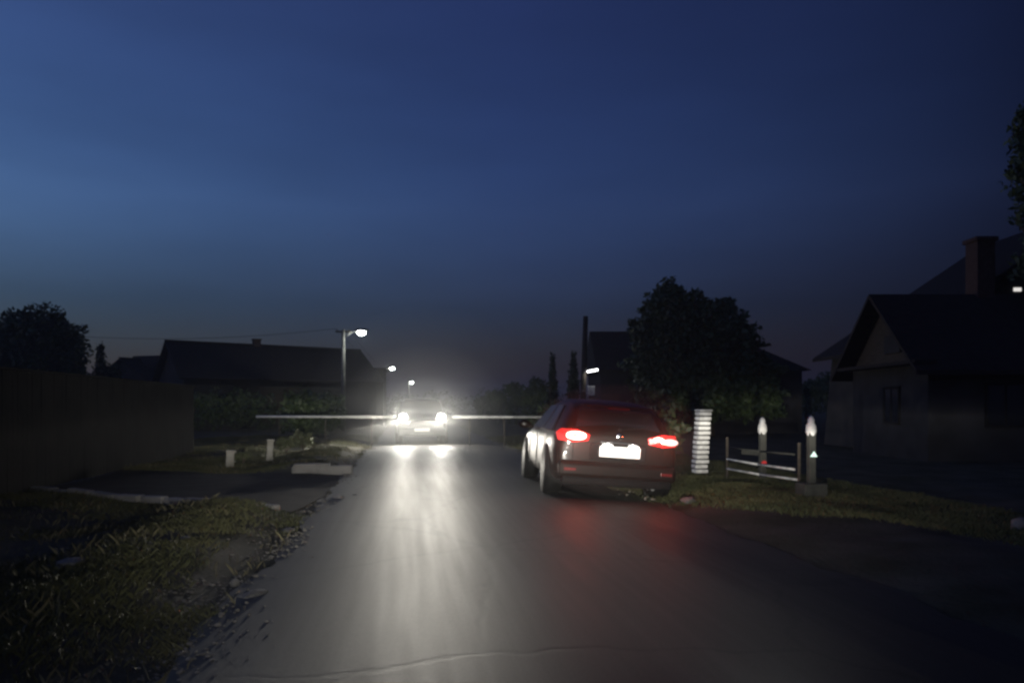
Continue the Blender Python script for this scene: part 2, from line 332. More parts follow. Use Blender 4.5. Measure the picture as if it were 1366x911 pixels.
# tree whose branches enter at the right edge
b0 = gb(1462, 19)
lob = [lb(b0,*q) for q in [(1378,165,19,.5,.45),(1362,190,19,.32,.22),(1380,215,19,.6,.45),(1356,232,19,.25,.2),(1366,258,19,.35,.2),(1385,285,19,.55,.45),(1359,292,19,.25,.18),(1366,152,19,.2,.2),(1420,220,19,1.2,1.6),(1480,180,19,1.5,1.9),(1460,320,19,1.6,1.3),(1395,130,19,.5,.4),(1400,350,19.5,.9,.6)]]
tree('broadleaf_tree', b0, lob, 12000, .10, 'tall tree reaching in from the right edge above the cottage roof', tr=.3, limbs=14)
# columnar conifers and shrubs beside the far right of the street
for i, (px, py, Y_, w) in enumerate([(737,476,44,.42),(765,474,43,.5),(712,503,50,.6),(690,511,56,.7),(670,517,62,.8),(651,521,70,.9)]):
    b0 = gb(px, Y_); zt = at(px, py, Y_).z
    if i < 2: lobes = [(0,0,zt*q, w*(1.15-q*.85), w*(1.15-q*.85), zt*.2) for q in (.15,.35,.55,.72,.86)]+[(0,0,zt*.96,w*.2,w*.2,zt*.06)]
    else: lobes = [(random.uniform(-w,w),0,zt*random.uniform(.5,.88), w, w, zt*.18) for q in range(5)]+[(0,0,zt*.3,w*1.6,w,zt*.3),(0,0,zt*.9,w*.35,w*.3,zt*.12)]
    tree('cypress_tree' if i < 2 else 'garden_tree', b0, lobes, 2600, .12,
         ['narrow dark conifer left of the one beside the wooden pole','narrow dark conifer closest to the wooden pole','dark garden tree just left of the two narrow conifers','second dark garden tree left of the narrow conifers','low dark garden tree, second from the far end of the right side row','smallest and farthest garden tree in the right side row'][i],
         group='trees along the far right side of the road', tr=.1, m='needle' if i < 2 else 'leaf', limbs=3)
for i, (px, py, Y_, w) in enumerate([(1075,505,60,1.0),(1108,492,62,.9),(1125,503,60,.9)]):
    b0 = gb(px, Y_); zt = at(px, py, Y_).z
    tree('garden_tree', b0, [(0,0,zt*.5,w*1.4,w,zt*.4),(.3,0,zt*.8,w,w,zt*.2),(-.8,0,zt*.65,w,w,zt*.25)], 2500, .14,
         ['low bushy tree just right of the far house roof','tallest of the small trees between the far house and the cottage','small tree closest behind the cottage gable'][i], group='small trees behind the right garden', tr=.1, limbs=3)
# hedges
def hedge(x0, y0, x1, y1, w, h, n, size, label, m='leaf'):
    L = math.hypot(x1-x0, y1-y0); k = max(3, int(L/1.1))
    lobes = [(random.uniform(-.1,.1)+(x1-x0)*(i+.5)/k, (y1-y0)*(i+.5)/k, h*(.5+random.uniform(-.04,.07)), L/k*.75, w, h*.5) for i in range(k)]
    if abs(x1-x0) < abs(y1-y0): lobes = [(a,b_,c,w,L/k*.75,f) for a,b_,c,_,_,f in lobes]
    v, f = leaves(lobes, n, size); o = link('hedge', npmesh('hedge', v, f), M[m]); o.location = (x0,y0,0); tag(o, label, 'hedge'); return o
hedge(-8.3, 29, -10.0, 42, .7, 1.9, 8000, .12, 'dark hedge along the left of the road past the board fence')
hedge(3.6, 17.5, 1.2, 33, .6, 1.35, 6000, .11, 'low dark hedge behind the white pillar on the right')
hedge(-32, 33, -13, 41, .9, 2.2, 7000, .14, 'long dark hedge in front of the barn behind the board fence')
# far wooded horizon, a mass nobody could count
lobes = []
for i in range(110):
    a = R(-50+i*.92); r = random.uniform(190, 260); h = random.uniform(2.6, 5.2)
    lobes.append((math.sin(a)*r, math.cos(a)*r, h*.45, random.uniform(4,8), 4, h*.7))
v, f = leaves(lobes, 36000, .42); o = link('far_woods', npmesh('far_woods', v, f), M['leaf']); tag(o, 'low dark line of woods along the horizon', 'woods', kind='stuff')
# lit shrubs by the left verge
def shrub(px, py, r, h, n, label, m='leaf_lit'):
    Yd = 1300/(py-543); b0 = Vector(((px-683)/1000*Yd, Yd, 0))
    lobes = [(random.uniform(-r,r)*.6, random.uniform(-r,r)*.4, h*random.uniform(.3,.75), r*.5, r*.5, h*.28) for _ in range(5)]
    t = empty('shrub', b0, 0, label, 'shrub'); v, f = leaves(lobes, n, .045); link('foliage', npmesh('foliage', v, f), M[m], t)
    bm = B()
    for _ in range(6): tube(bm, (0,0,-.03), (random.uniform(-r,r)*.6, random.uniform(-r,r)*.5, h*.7), .014, .005, 5)
    obj('stems', bm, M['bark'], t); return t
shrub(405, 600, .30, .62, 900, 'tall shrub with leaves coloured as lit, farthest along the left verge')
shrub(382, 603, .35, .45, 700, 'low leafy shrub between the pale marker post and the tall shrub')
shrub(325, 616, .25, .25, 500, 'low weeds between the two short marker posts')
# short posts on the left verge
def marker(px, py, h, w, label):
    Yd = 1300/(py-543); b0 = Vector(((px-683)/1000*Yd, Yd, 0)); t = empty('marker_post', b0, .3, label, 'post', 'short posts on the left verge')
    bm = B(); bx(bm, (0,0,h*.5-.04), (w,w*.8,h), Matrix.Rotation(.06,3,'Y')); obj('shaft', bm, M['stone'], t, bevel=.012)
    bm = B(); bx(bm, (.02,0,h-.02), (w*1.25,w*1.05,.05), Matrix.Rotation(.06,3,'Y')); obj('cap', bm, M['stone'], t, bevel=.012)
marker(360, 613, .5, .15, 'taller pale concrete marker post on the left verge')
marker(307, 621, .34, .17, 'shorter dim concrete marker post in front of the board fence end')

# ------------------------------------------------------------------ left board fence, parallel to the road
fe = empty('board_fence', rd(0, 0), A, 'long grey board fence running along the far left of the verge', 'fence')
t0 = -HW-4.55
bm = B(); y = 3.0
while y < 21.5:
    w = .145; bx(bm, (t0, y, .93+random.uniform(-.008,.008)), (.022, w*.97, 1.82), Matrix.Rotation(random.uniform(-.01,.01),3,'X')); y += w
obj('boards', bm, M['board'], fe)
bm = B(); bx(bm, (t0, 12.25, 1.86), (.11, 18.6, .04)); obj('top_rail', bm, M['board'], fe, bevel=.008)
for i in range(8):
    bm = B(); bx(bm, (t0-.07, 3.2+i*2.6, .85), (.09,.09,1.8)); obj('post', bm, M['board'], fe, bevel=.01)

# ------------------------------------------------------------------ houses
def gable_house(name, a, b, half, ze, zr, label, wall_m, roof_m, over=.35, cat='house'):
    """ridge from a to b (x,y); returns root at a with local x along ridge, local -y facing right of a->b."""
    a = Vector((a[0],a[1],0)); b = Vector((b[0],b[1],0)); L = (b-a).length; rz = math.atan2(b.y-a.y, b.x-a.x)
    t = empty(name, a, rz, label, cat)
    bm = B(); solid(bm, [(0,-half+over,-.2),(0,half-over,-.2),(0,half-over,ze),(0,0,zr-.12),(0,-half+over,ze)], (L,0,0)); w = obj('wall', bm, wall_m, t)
    for s in (-1,1):
        bm = B(); th = .1; k = (zr-ze)/half
        solid(bm, [(-over,s*.001,zr),(-over,s*(half+.12),ze-k*.12),(-over,s*(half+.12),ze-k*.12-th),(-over,s*.001,zr-th)], (L+2*over,0,0)); r_ = obj('roof', bm, roof_m, t)
    bm = B(); bx(bm, (L/2,0,zr+.03),(L+2*over,.2,.09)); obj('ridge_cap', bm, roof_m, t, bevel=.03)
    return t, L, rz
def window(parent, c, w, h, axis='x', pane=None):
    d = .05; f = B()
    ex = (lambda u, v_, dd: (c[0]+u, c[1]+dd, c[2]+v_)) if axis == 'x' else (lambda u, v_, dd: (c[0]+dd, c[1]+u, c[2]+v_))
    S_ = (lambda a, b_, dd: (a, dd, b_)) if axis == 'x' else (lambda a, b_, dd: (dd, a, b_))
    for s in (-1,1):
        bx(f, ex(s*w/2, 0, 0), S_(.07, h+.07, .1)); bx(f, ex(0, s*h/2, 0), S_(w-.07, .07, .1))
    bx(f, ex(0,0,0), S_(.05, h-.07, .09))
    fr = obj('window', f, M['board'], parent)
    p = B(); bx(p, ex(0,0,0), S_(w-.07, h-.07, .06)); obj('pane', p, pane or M['glass'], fr); return fr
# barn
A0 = at(228,455,44); B0 = at(475,467,51)
bn, L, rz = gable_house('barn', (A0.x,A0.y), (B0.x,B0.y), 3.4, 3.0, 5.17, 'long dark barn with a low chimney on its roof, left of the road', M['plaster_dark'], M['tile'], cat='barn')
bm = B(); bx(bm, (5.0,0,5.15),(.42,.42,.75)); bx(bm, (5.0,0,5.53),(.52,.52,.07)); obj('chimney', bm, M['brick'], bn, bevel=.015)
for q in (2.2, 8.4): window(bn, (q,-3.06,1.6), 1.0, .9)
bm = B(); bx(bm, (5.4,-3.08,1.2),(2.4,.08,2.5)); obj('door', bm, M['wood'], bn)
# annex
q = at(490,490,50); an = empty('annex_shed', (q.x,q.y+1.5,0), .1, 'low flat roofed shed joined to the right end of the barn', 'shed')
bm = B(); bx(bm, (0,0,1.85),(1.8,3.0,3.9)); obj('wall', bm, M['plaster_dark'], an)
bm = B(); bx(bm, (0,0,3.86),(2.1,3.3,.14)); obj('roof', bm, M['tile'], an, bevel=.02)
bm = B(); bx(bm, (-.2,-1.53,1.0),(.9,.07,2.0)); obj('door', bm, M['wood'], an)
# small house left
q = at(165,478,52); q2 = at(226,476,56)
sh, L, rz = gable_house('house', (q.x,q.y), (q2.x,q2.y), 2.6, 3.1, q.z, 'small dark house with an uneven roof left of the barn', M['plaster_dark'], M['tile'])
bm = B(); solid(bm, [(.9,-1.6,q.z-1.0),(1.6,-1.6,q.z+.28),(2.4,-1.6,q.z-1.0)], (0,2.4,0)); obj('dormer', bm, M['tile'], sh)
window(sh, (2,-2.27,1.6), 1.0, 1.1)
# far house on the right, hipped roof
hr = empty('house', (4.35,38.6,0), 0, 'far right house with a hipped roof behind the wooden pole', 'house')
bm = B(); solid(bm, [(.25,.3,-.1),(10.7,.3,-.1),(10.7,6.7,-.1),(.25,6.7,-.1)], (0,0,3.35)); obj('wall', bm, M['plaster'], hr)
bm = B(); r = [bm.verts.new(p) for p in [(0,0,3.2),(11.1,0,3.2),(11.1,7,3.2),(0,7,3.2),(0,3.5,5.55),(7.3,3.5,5.55)]]
for f in ((0,1,5,4),(1,2,5),(2,3,4,5),(0,4,3),(0,3,2,1)): bm.faces.new([r[i] for i in f])
obj('roof', bm, M['tile'], hr)
bm = B(); bx(bm, (2.3,.24,1.5),(0.9,.1,1.1)); f_ = obj('window', bm, M['board'], hr)
bm = B(); bx(bm, (2.3,.17,1.5),(0.76,.02,.96)); obj('pane', bm, M['glass'], f_)
bm = B(); bx(bm, (.75,.24,1.0),(.9,.1,2.0)); obj('door', bm, M['wood'], hr)
# cottage at the right: gable towards the road, taller wing behind, chimney
ct = empty('cottage', (10.3,20.6,0), 0, 'pale walled cottage with steep gable and tall chimney at the right', 'house')
hf = 2.05; ze, zr = 2.5, 4.35
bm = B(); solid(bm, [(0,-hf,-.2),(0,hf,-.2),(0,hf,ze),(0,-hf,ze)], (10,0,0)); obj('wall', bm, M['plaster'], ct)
bm = B(); solid(bm, [(.02,-hf,ze+.0),(.02,hf,ze+.0),(.02,0,zr-.1)], (.12,0,0)); gb_ = obj('gable_boarding', bm, M['wood'], ct)
bm = B(); solid(bm, [(-.03,-.75,2.75),(-.03,.1,2.75),(-.03,.1,3.25),(-.03,-.6,3.25)], (.06,0,0)); obj('pale_panel', bm, M['plaster'], gb_)
for s in (-1,1):
    k = (zr-ze)/hf; bm = B()
    solid(bm, [(-.5,s*.001,zr+.05),(-.5,s*(hf+.38),ze-k*.38+.05),(-.5,s*(hf+.38),ze-k*.38-.07),(-.5,s*.001,zr-.07)], (10.8,0,0)); obj('roof', bm, M['tile'], ct)
bm = B(); bx(bm, (-.2,0,2.42),(.55,2*hf+.5,.09)); obj('pent_roof', bm, M['tile'], ct)
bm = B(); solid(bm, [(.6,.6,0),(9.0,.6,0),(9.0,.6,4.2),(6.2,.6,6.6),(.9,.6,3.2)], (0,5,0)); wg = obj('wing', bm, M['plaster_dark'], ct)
for s, e0 in ((-1,(.3,3.0)),(1,(12.0,2.9))):
    bm = B(); solid(bm, [(6.2,.25,6.95),(e0[0],.25,e0[1]),(e0[0],.25,e0[1]-.12),(6.2,.25,6.8)], (0,5.6,0)); obj('roof', bm, M['tile'], wg)
bm = B(); bx(bm, (2.66,.15,4.95),(.5,.55,1.9)); bx(bm, (2.66,.15,5.9),(.62,.66,.12)); obj('chimney', bm, M['brick'], ct, bevel=.02)
window(ct, (1.9,-hf-.0,1.35), .95, 1.05); window(ct, (6.5,-hf,1.35), .95, 1.05)
window(ct, (0,-.3,1.35), .8, .95, 'y')
bm = B(); bx(bm, (3.3,-hf-.03,.95),(.95,.1,2.0)); dd = obj('door', bm, M['wood'], ct); bm = B(); bx(bm, (3.65,-hf-.1,1.0),(.03,.05,.14)); obj('handle', bm, M['steel'], dd)
bm = B(); bx(bm, (3.98,.58,4.62),(.2,.05,.1)); p_ = obj('attic_glint', bm, M['win_glint'], wg)  # small pale window glint, made as a glowing pane

# ------------------------------------------------------------------ lights
def lamp(name, loc, power, col, kind='POINT', r=.05, parent=None, rot=None, size=60, blend=1):
    l = bpy.data.lights.new(name, kind); l.energy = power; l.color = col
    l.shadow_soft_size = r
    if kind == 'SPOT': l.spot_size = R(size); l.spot_blend = blend
    o = bpy.data.objects.new(name, l); C.objects.link(o); o.location = loc
    if rot: o.rotation_euler = rot
    if parent: o.parent = parent
    return o
# street lamps: concrete pole, short arm, lit head
def street_lamp(base, h, reach, label, power, head=1.0):
    t = empty('street_lamp', base, 0, label, 'street lamp', 'lit street lamps along the left of the road')
    bm = B(); tube(bm, (0,0,-.1), (0,0,h+.15), .15*head, .09*head, 10); obj('pole', bm, M['concrete_dark'], t, True)
    bm = B(); tube(bm, (0,0,h-.35), (reach*.5,0,h+.02), .035, .035, 6); tube(bm, (reach*.5,0,h+.02), (reach-.2,0,h+.05), .035, .03, 6); obj('arm', bm, M['steel'], t, True)
    bm = B(); bx(bm, (0,0,h+.02), (.9,.08,.08)); obj('crossarm', bm, M['wood'], t)
    for x_ in (-.38,.3):
        bm = B(); tube(bm, (x_,0,h+.06), (x_,0,h+.2), .035, .02, 8); obj('insulator', bm, M['steel'], t, True)
    bm = B(); bmesh.ops.create_uvsphere(bm, u_segments=14, v_segments=8, radius=.34, matrix=Matrix.Translation((reach+.05,0,h+.10)) @ Matrix.Diagonal((1.25,.7,.4,1))); hd = obj('lamp_head', bm, M['steel'], t, True)
    bm = B(); bmesh.ops.create_uvsphere(bm, u_segments=14, v_segments=8, radius=.21*head, matrix=Matrix.Translation((reach+.07,-.05,h-.03)) @ Matrix.Diagonal((1.2,.9,.75,1))); obj('lens', bm, M['lamp_lens'], hd, True)
    lamp('lamp_light', (reach+.07,-.12,h-.33), power, (.93,1,.9), r=.12, parent=t); return t
b1 = gb(458,43); street_lamp(b1, CAMZ+.100*43, (482-458)/1000*43-.05, 'nearest lit street lamp on a concrete pole beside the barn', 160)
b2 = gb(514,88); street_lamp(b2, CAMZ+.052*88, .75, 'second lit street lamp, above the left headlight of the oncoming car', 160, 1.1)
b3 = gb(545,140); street_lamp(b3, CAMZ+.033*140, .5, 'farthest lit street lamp, a small point between the oncoming headlights', 120, 1.1)
def cable(a, b_, sag, label, m='blue_refl', r=.012):
    bm = B(); a = Vector(a); b_ = Vector(b_); pr = a
    for i in range(1, 17):
        u = i/16; p = a.lerp(b_, u)-Vector((0,0,sag*4*u*(1-u))); tube(bm, pr, p, r, r, 5); pr = p
    o = obj('overhead_cable', bm, M[m], smooth=True); tag(o, label, 'cable', 'overhead cables'); return o
hz = CAMZ+4.3
cable(b1+Vector((-.38,0,hz+.2)), b2+Vector((-.38,0,CAMZ+.052*88+.2)), .5, 'left overhead cable from the nearest to the second street lamp')
cable(b1+Vector((.3,0,hz+.2)), b2+Vector((.3,0,CAMZ+.052*88+.2)), .6, 'right overhead cable from the nearest to the second street lamp')
cable(b1+Vector((-.38,0,hz+.2)), (-34,47,6.4), .7, 'overhead cable running left from the nearest street lamp above the barn')
# wooden pole with tube lamp and meter box on the right
up = empty('utility_pole', gb(776,36), 0, 'leaning wooden pole with a bright tube lamp and a pale meter box', 'pole')
bm = B(); tube(bm, (0,0,-.1), (.19,0,5.66), .15, .12, 10); obj('pole', bm, M['wood'], up, True)
bm = B(); tube(bm, (.1,-.12,2.95), (.3,-.3,3.1), .03, .03, 6); obj('arm', bm, M['steel'], up)
bm = B(); bx(bm, (.48,-.32,3.11), (.66,.2,.09), Matrix.Rotation(-.18,3,'Y')); hd = obj('lamp_head', bm, M['steel'], up, bevel=.02)
bm = B(); bx(bm, (.48,-.33,3.05), (.5,.14,.1), Matrix.Rotation(-.18,3,'Y')); obj('lens', bm, M['tube_lens'], hd, bevel=.03)
bm = B(); bx(bm, (.42,-.25,2.08), (.34,.2,.46)); mb = obj('meter_box', bm, M['white_rail'], up, bevel=.02)
bm = B(); bx(bm, (.15,-.2,2.08), (.3,.08,.08)); obj('bracket', bm, M['steel'], mb)
lamp('lamp_light', (.45,-.42,2.85), 12, (1,1,.95), r=.08, parent=up)
# pale light streak at headlight height beside the oncoming car, built as a rail
def rail(x0, x1, Yr, z, label, n):
    t = empty('streak_rail', (x0, Yr, 0), 0, label, 'rail', 'pale light streaks built as rails either side of the oncoming car')
    bm = B(); tube(bm, (0,0,z), (x1-x0,0,z-.01), .042, .042, 10); obj('rail_bar', bm, M['rail'], t, True)
    for i in range(n):
        u = (i+.5)/n*(x1-x0); bm = B(); tube(bm, (u,0,-.1), (u,0,z-.03), .018, .018, 8); obj('post', bm, M['wood'], t, True)
rail(-8.6, -3.95, 25.2, .98, 'long pale light streak built as a horizontal rail left of the oncoming car', 3)
rail(-2.02, 1.5, 25.4, .97, 'pale light streak built as a horizontal rail between the oncoming car and the parked car', 3)

# ------------------------------------------------------------------ right garden fence
# pillar of stacked white blocks with recessed joints, leaning
pl = empty('block_pillar', (3.70,14.8,-.05), A, 'leaning white pillar of thin stacked blocks with dark joints', 'pillar')
for i in range(13):
    h = .088; bm = B(); sh_ = i*.0065; z = .05+i*.094
    bx(bm, (sh_+random.uniform(-.008,.008), 0, z+h/2), (.25+random.uniform(-.02,.015),.25,h*.72)); obj('block', bm, M['white'], pl, bevel=.008)
bm = B(); bx(bm, (.04,0,.62), (.17,.17,1.2), Matrix.Rotation(.066,3,'Y')); obj('core', bm, M['concrete_dark'], pl)
bm = B(); bx(bm, (.085,0,1.285), (.27,.27,.035)); obj('cap', bm, M['white'], pl, bevel=.01)
def fence_post(x, y, h, label, refl, bright):
    t = empty('fence_post', (x,y,-.03), A, label, 'post', 'posts of the garden fence on the right')
    bm = B(); bx(bm, (0,0,h*.5), (.10,.10,h-.25)); obj('shaft', bm, M['post_concrete'], t, bevel=.01)
    bm = B(); prof = [(.0,.0),(.05,.0),(.045,.04),(.075,.12),(.07,.2),(.045,.26),(.05,.29),(.03,.33),(.0,.36)]
    ring = []
    for r_, z_ in prof:
        ring.append([bm.verts.new((r_*math.cos(k*.5236), r_*math.sin(k*.5236), h-.27+z_)) for k in range(12)])
    for a_, b_ in zip(ring, ring[1:]):
        for k in range(12): bm.faces.new((a_[k], a_[(k+1)%12], b_[(k+1)%12], b_[k]))
    bmesh.ops.remove_doubles(bm, verts=bm.verts, dist=.0005)
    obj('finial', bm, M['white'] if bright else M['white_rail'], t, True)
    if refl == 'red':
        bm = B(); tube(bm, (0,-.052,.38), (0,-.066,.38), .045, .045, 14); obj('reflector', bm, M['red_refl'], t)
    else:
        bm = B(); solid(bm, [(-.05,-.055,.60),(.06,-.055,.60),(.01,-.055,.68)], (0,-.012,0)); obj('reflector', bm, M['green_refl'], t)
        bm = B(); bx(bm, (0,0,.1), (.36,.3,.22)); obj('footing', bm, M['post_concrete'], t, bevel=.02)
    return t
fence_post(4.26, 12.75, 1.08, 'dimmer fence post with a pale finial and small red reflector', 'red', False)
fence_post(4.43, 11.1, 1.12, 'nearer fence post with a bright white finial and green-white reflector', 'green', True)
fp = empty('rail_fence', (4.32,12.0,0), 0, 'low rail fence with pale lower rails between the right garden posts', 'fence')
def lr(a, b_, r, nm, m): bm = B(); q0 = Vector(a)-fp.location; q1 = Vector(b_)-fp.location; mid = (q0+q1)/2-Vector((0,0,.012)); tube(bm, q0, mid, r, r, 8); tube(bm, mid, q1, r, r, 8); return obj(nm, bm, m, fp, True)
lr(at(975,597,13.7), at(1060,606,11.6), .014, 'rail', M['post_concrete']); lr(at(970,612,13.7), at(1060,626,11.6), .018, 'rail', M['white_rail']); lr(at(970,625,13.7), at(1066,640,11.6), .018, 'rail', M['white_rail'])
q0 = at(990,600,13.4)-fp.location; q1 = at(1018,606,12.9)-fp.location
bm = B(); bx(bm, (q0+q1)/2, ((q1-q0).length,.03,.10), Matrix.Rotation(math.atan2(q1.y-q0.y,q1.x-q0.x),3,'Z')); obj('name_board', bm, M['post_concrete'], fp)
for px, Yq in ((970,13.75),(1066,11.55)):
    q0 = gb(px,Yq)-fp.location; bm = B(); tube(bm, (q0.x,q0.y,-.1), (q0.x,q0.y,.75), .025, .025, 8); obj('stake', bm, M['wood'], fp)

# a dipped headlight: wide flat pattern with a soft cut-off just under the horizontal
def low_beam(loc, power, rot, parent=None, wide=3.2, fall=13.0, cut=.03, spill=.004, name='low_beam', col=(1,.96,.86)):
    o = lamp(name, loc, power, col, 'SPOT', .04, parent, rot, 150, .3)
    l = o.data; l.use_nodes = True; nt = l.node_tree; em = nt.nodes['Emission']; N = nt.nodes.new; Lk = nt.links.new
    tc = N('ShaderNodeTexCoord'); sp = N('ShaderNodeSeparateXYZ'); Lk(tc.outputs['Normal'], sp.inputs[0])
    def mth(op, a, b_=None, c_=None):
        n = N('ShaderNodeMath'); n.operation = op
        for i, q in enumerate((a, b_, c_)):
            if q is None: continue
            if isinstance(q, (int, float)): n.inputs[i].default_value = q
            else: Lk(q, n.inputs[i])
        return n.outputs[0]
    dz = mth('ABSOLUTE', sp.outputs[2]); el = mth('DIVIDE', sp.outputs[1], dz); az = mth('DIVIDE', sp.outputs[0], dz)
    gaz = mth('EXPONENT', mth('MULTIPLY', mth('MULTIPLY', mth('SUBTRACT', az, .0), mth('SUBTRACT', az, .0)), -wide))
    below = mth('EXPONENT', mth('MULTIPLY', mth('ABSOLUTE', mth('SUBTRACT', el, cut)), -fall))
    above = mth('EXPONENT', mth('MULTIPLY', mth('MAXIMUM', mth('SUBTRACT', el, cut), 0.0), -60.0))
    Lk(mth('ADD', mth('MULTIPLY', mth('MULTIPLY', gaz, below), above), spill), em.inputs['Strength'])
    return o
# ------------------------------------------------------------------ cars
def car(name, label, L, W, H, paint, suv=False):
    """local: rear at y=0, nose at y=L, x right"""
    t = empty(name, (0,0,0), 0, label, 'car')
    hw = W/2; belt = H*.62; zb = .2 if not suv else .26
    # y, half width, z bottom, z belt, roof half width, z top
    if suv: st = [(0,.80,.42,.80,.78,.98),(.03,.93,.36,.95,.90,1.0),(.14,.98,zb+.05,belt,.78,H*.93),(.45,1.0,zb,belt,.74,H*.985),(1.3,1.0,zb,belt,.75,H),(2.3,1.0,zb,belt,.74,H*.985),
                  (2.75,1.0,zb,belt-.01,.76,H*.89),(3.25,1.0,zb,belt-.03,.88,belt+.06),(3.7,.99,zb,belt-.06,.86,belt-.0),(L-.3,.96,zb+.02,belt-.12,.82,belt-.08),(L-.06,.88,zb+.06,belt-.22,.76,belt-.17),(L,.78,zb+.12,belt-.32,.7,belt-.30)]
    else: st = [(0,.78,.38,.66,.74,.88),(.03,.92,.32,.80,.86,.98),(.12,.97,zb+.05,belt-.01,.80,1.05),(.38,1.0,zb,belt,.68,H*.925),(.75,1.0,zb,belt,.66,H*.985),(1.5,1.0,zb,belt,.67,H),(2.2,1.0,zb,belt,.67,H*.975),
                (2.7,1.0,zb,belt-.01,.70,H*.86),(3.15,1.0,zb,belt-.03,.85,belt+.06),(3.6,.98,zb,belt-.07,.82,belt-.02),(L-.25,.93,zb+.02,belt-.16,.76,belt-.14),(L-.05,.84,zb+.08,belt-.27,.7,belt-.24),(L,.74,zb+.14,belt-.34,.66,belt-.33)]
    bm = B(); rings = []
    for y, w, z0, z1, rw, z2 in st:
        w *= hw; rw *= hw
        h = [(0,z0),(w*.82,z0),(w*.97,z0+.07),(w,z0+(z1-z0)*.45),(w*.985,z1-.05),(w*.95,z1)]
        up_ = [(w*.95+(rw-w*.95)*.5, z1+(z2-z1)*.52),(rw,z2-(z2-z1)*.08 if z2-z1>.1 else z2-.01),(rw*.8,z2),(0,z2+.012)]
        if z2 <= z1+.03: up_ = [(w*.93,z1+.005),(rw,max(z2,z1+.008)),(rw*.7,max(z2,z1)+.02),(0,max(z2,z1)+.035)]
        half = h+up_
        ring = [bm.verts.new((x_,y,z_)) for x_, z_ in half]+[bm.verts.new((-x_,y,z_)) for x_, z_ in half[-2:0:-1]]
        rings.append(ring)
    n = len(rings[0])
    for a_, b_ in zip(rings, rings[1:]):
        for k in range(n): bm.faces.new((a_[k], a_[(k+1)%n], b_[(k+1)%n], b_[k]))
    bm.faces.new(rings[0]); bm.faces.new(rings[-1][::-1])
    body = obj('body', bm, paint, t, True); sd = body.modifiers.new('sub', 'SUBSURF'); sd.levels = sd.render_levels = 2
    # wheels with dark arches
    wr = .32 if not suv else .36
    for s in (-1,1):
        for y in (.78, L-.86):
            bm = B(); tube(bm, (s*(hw-.20),y,wr+.03), (s*(hw+.004),y,wr+.03), wr+.065, wr+.065, 28); obj('wheel_arch', bm, M['plastic'], t, True)
            wl = bpy.data.objects.new('wheel', None); C.objects.link(wl); wl.parent = t; wl.location = (s*(hw-.13),y,wr)
            bm = B(); prof = [(wr-.11,-.10),(wr-.02,-.11),(wr,-.08),(wr,.08),(wr-.02,.11),(wr-.11,.10)]
            rg = [[bm.verts.new((x_, r_*math.cos(k*math.tau/28), r_*math.sin(k*math.tau/28))) for k in range(28)] for r_, x_ in prof]
            for a_, b_ in zip(rg, rg[1:]+rg[:1]):
                for k in range(28): bm.faces.new((a_[k], a_[(k+1)%28], b_[(k+1)%28], b_[k]))
            obj('tyre', bm, M['rubber'], wl, True)
            bm = B(); tube(bm, (-.09,0,0),(.085,0,0), wr-.11, wr-.11, 28)
            for k in range(5):
                a_ = k*math.tau/5; bx(bm, (s*.095, math.cos(a_)*(wr-.11)*.5, math.sin(a_)*(wr-.11)*.5), (.02,.05,wr-.13), Matrix.Rotation(-a_+math.pi/2,3,'X'))
            obj('rim', bm, M['alloy'], wl)
    def side_glass(y0, y1, y2, y3, nm='side_window'):
        for s in (-1,1):
            zb_, zt_ = belt+.04, H*.91; xb, xt = hw*.955, hw*(.76 if suv else .72)
            f = .012; P_ = [(s*(xb+f),y0,zb_),(s*(xb+f),y1,zb_),(s*(xt+f),y2,zt_),(s*(xt+f),y3,zt_)]
            bm = B(); solid(bm, P_, (-s*.03,0,-.005)); obj(nm, bm, M['glass'], t)
    def mirror(y):
        for s in (-1,1):
            bm = B(); bx(bm, (s*(hw+.03),y,belt+.03),(.12,.05,.03)); bmesh.ops.create_uvsphere(bm, u_segments=12, v_segments=8, radius=.1, matrix=Matrix.Translation((s*(hw+.12),y,belt+.07)) @ Matrix.Diagonal((1,.5,.75,1)))
            obj('wing_mirror', bm, paint, t, True)
    for s in (-1,1):
        for y in (1.25, 2.15):
            bm = B(); bx(bm, (s*(hw+.008),y,belt-.11),(.03,.17,.028)); obj('door_handle', bm, M['chrome'], t, bevel=.008)
        for y in (.98, 1.82, 2.72):
            bm = B(); bx(bm, (s*(hw*.998),y,belt*.66),(.012,.012,belt*.62)); obj('door_seam', bm, M['plastic'], t)
    if suv: side_glass(.45,1.45,1.4,.62); side_glass(1.53,2.75,2.32,1.5)
    else: side_glass(.55,1.4,1.36,.85); side_glass(1.48,2.62,2.12,1.45)
    mirror(2.62 if not suv else 2.7)
    return t
# --- the parked hatchback seen from behind
pk = car('parked_car', 'dark hatchback with glowing red tail lights and a blown out white plate', 4.2, 1.76, 1.47, M['paint'])
hwp = .88
def rear(bm_pts, vec, nm, m, par=pk, **k): bm = B(); solid(bm, bm_pts, vec); return obj(nm, bm, m, par, **k)
rear([(-.60,.085,1.02),(.60,.085,1.02),(.50,.315,1.31),(-.50,.315,1.31)], (0,.02,-.02), 'rear_window', M['glass'], bevel=.01)
bm = B(); solid(bm, [(-.54,.27,1.34),(.54,.27,1.34),(.50,.10,1.335),(-.50,.10,1.335)], (0,.01,.03)); sp_ = obj('roof_spoiler', bm, M['paint'], pk, bevel=.012)
bm = B(); bx(bm, (0,.13,1.325),(.3,.03,.02)); obj('brake_light', bm, M['red_dull'], sp_)
bm = B(); bx(bm, (0,-.025,.43),(1.62,.16,.24)); bp_ = obj('bumper', bm, M['paint'], pk, bevel=.06)
bm = B(); bx(bm, (0,-.02,.27),(1.5,.14,.12)); obj('bumper_valance', bm, M['plastic'], bp_, bevel=.03)
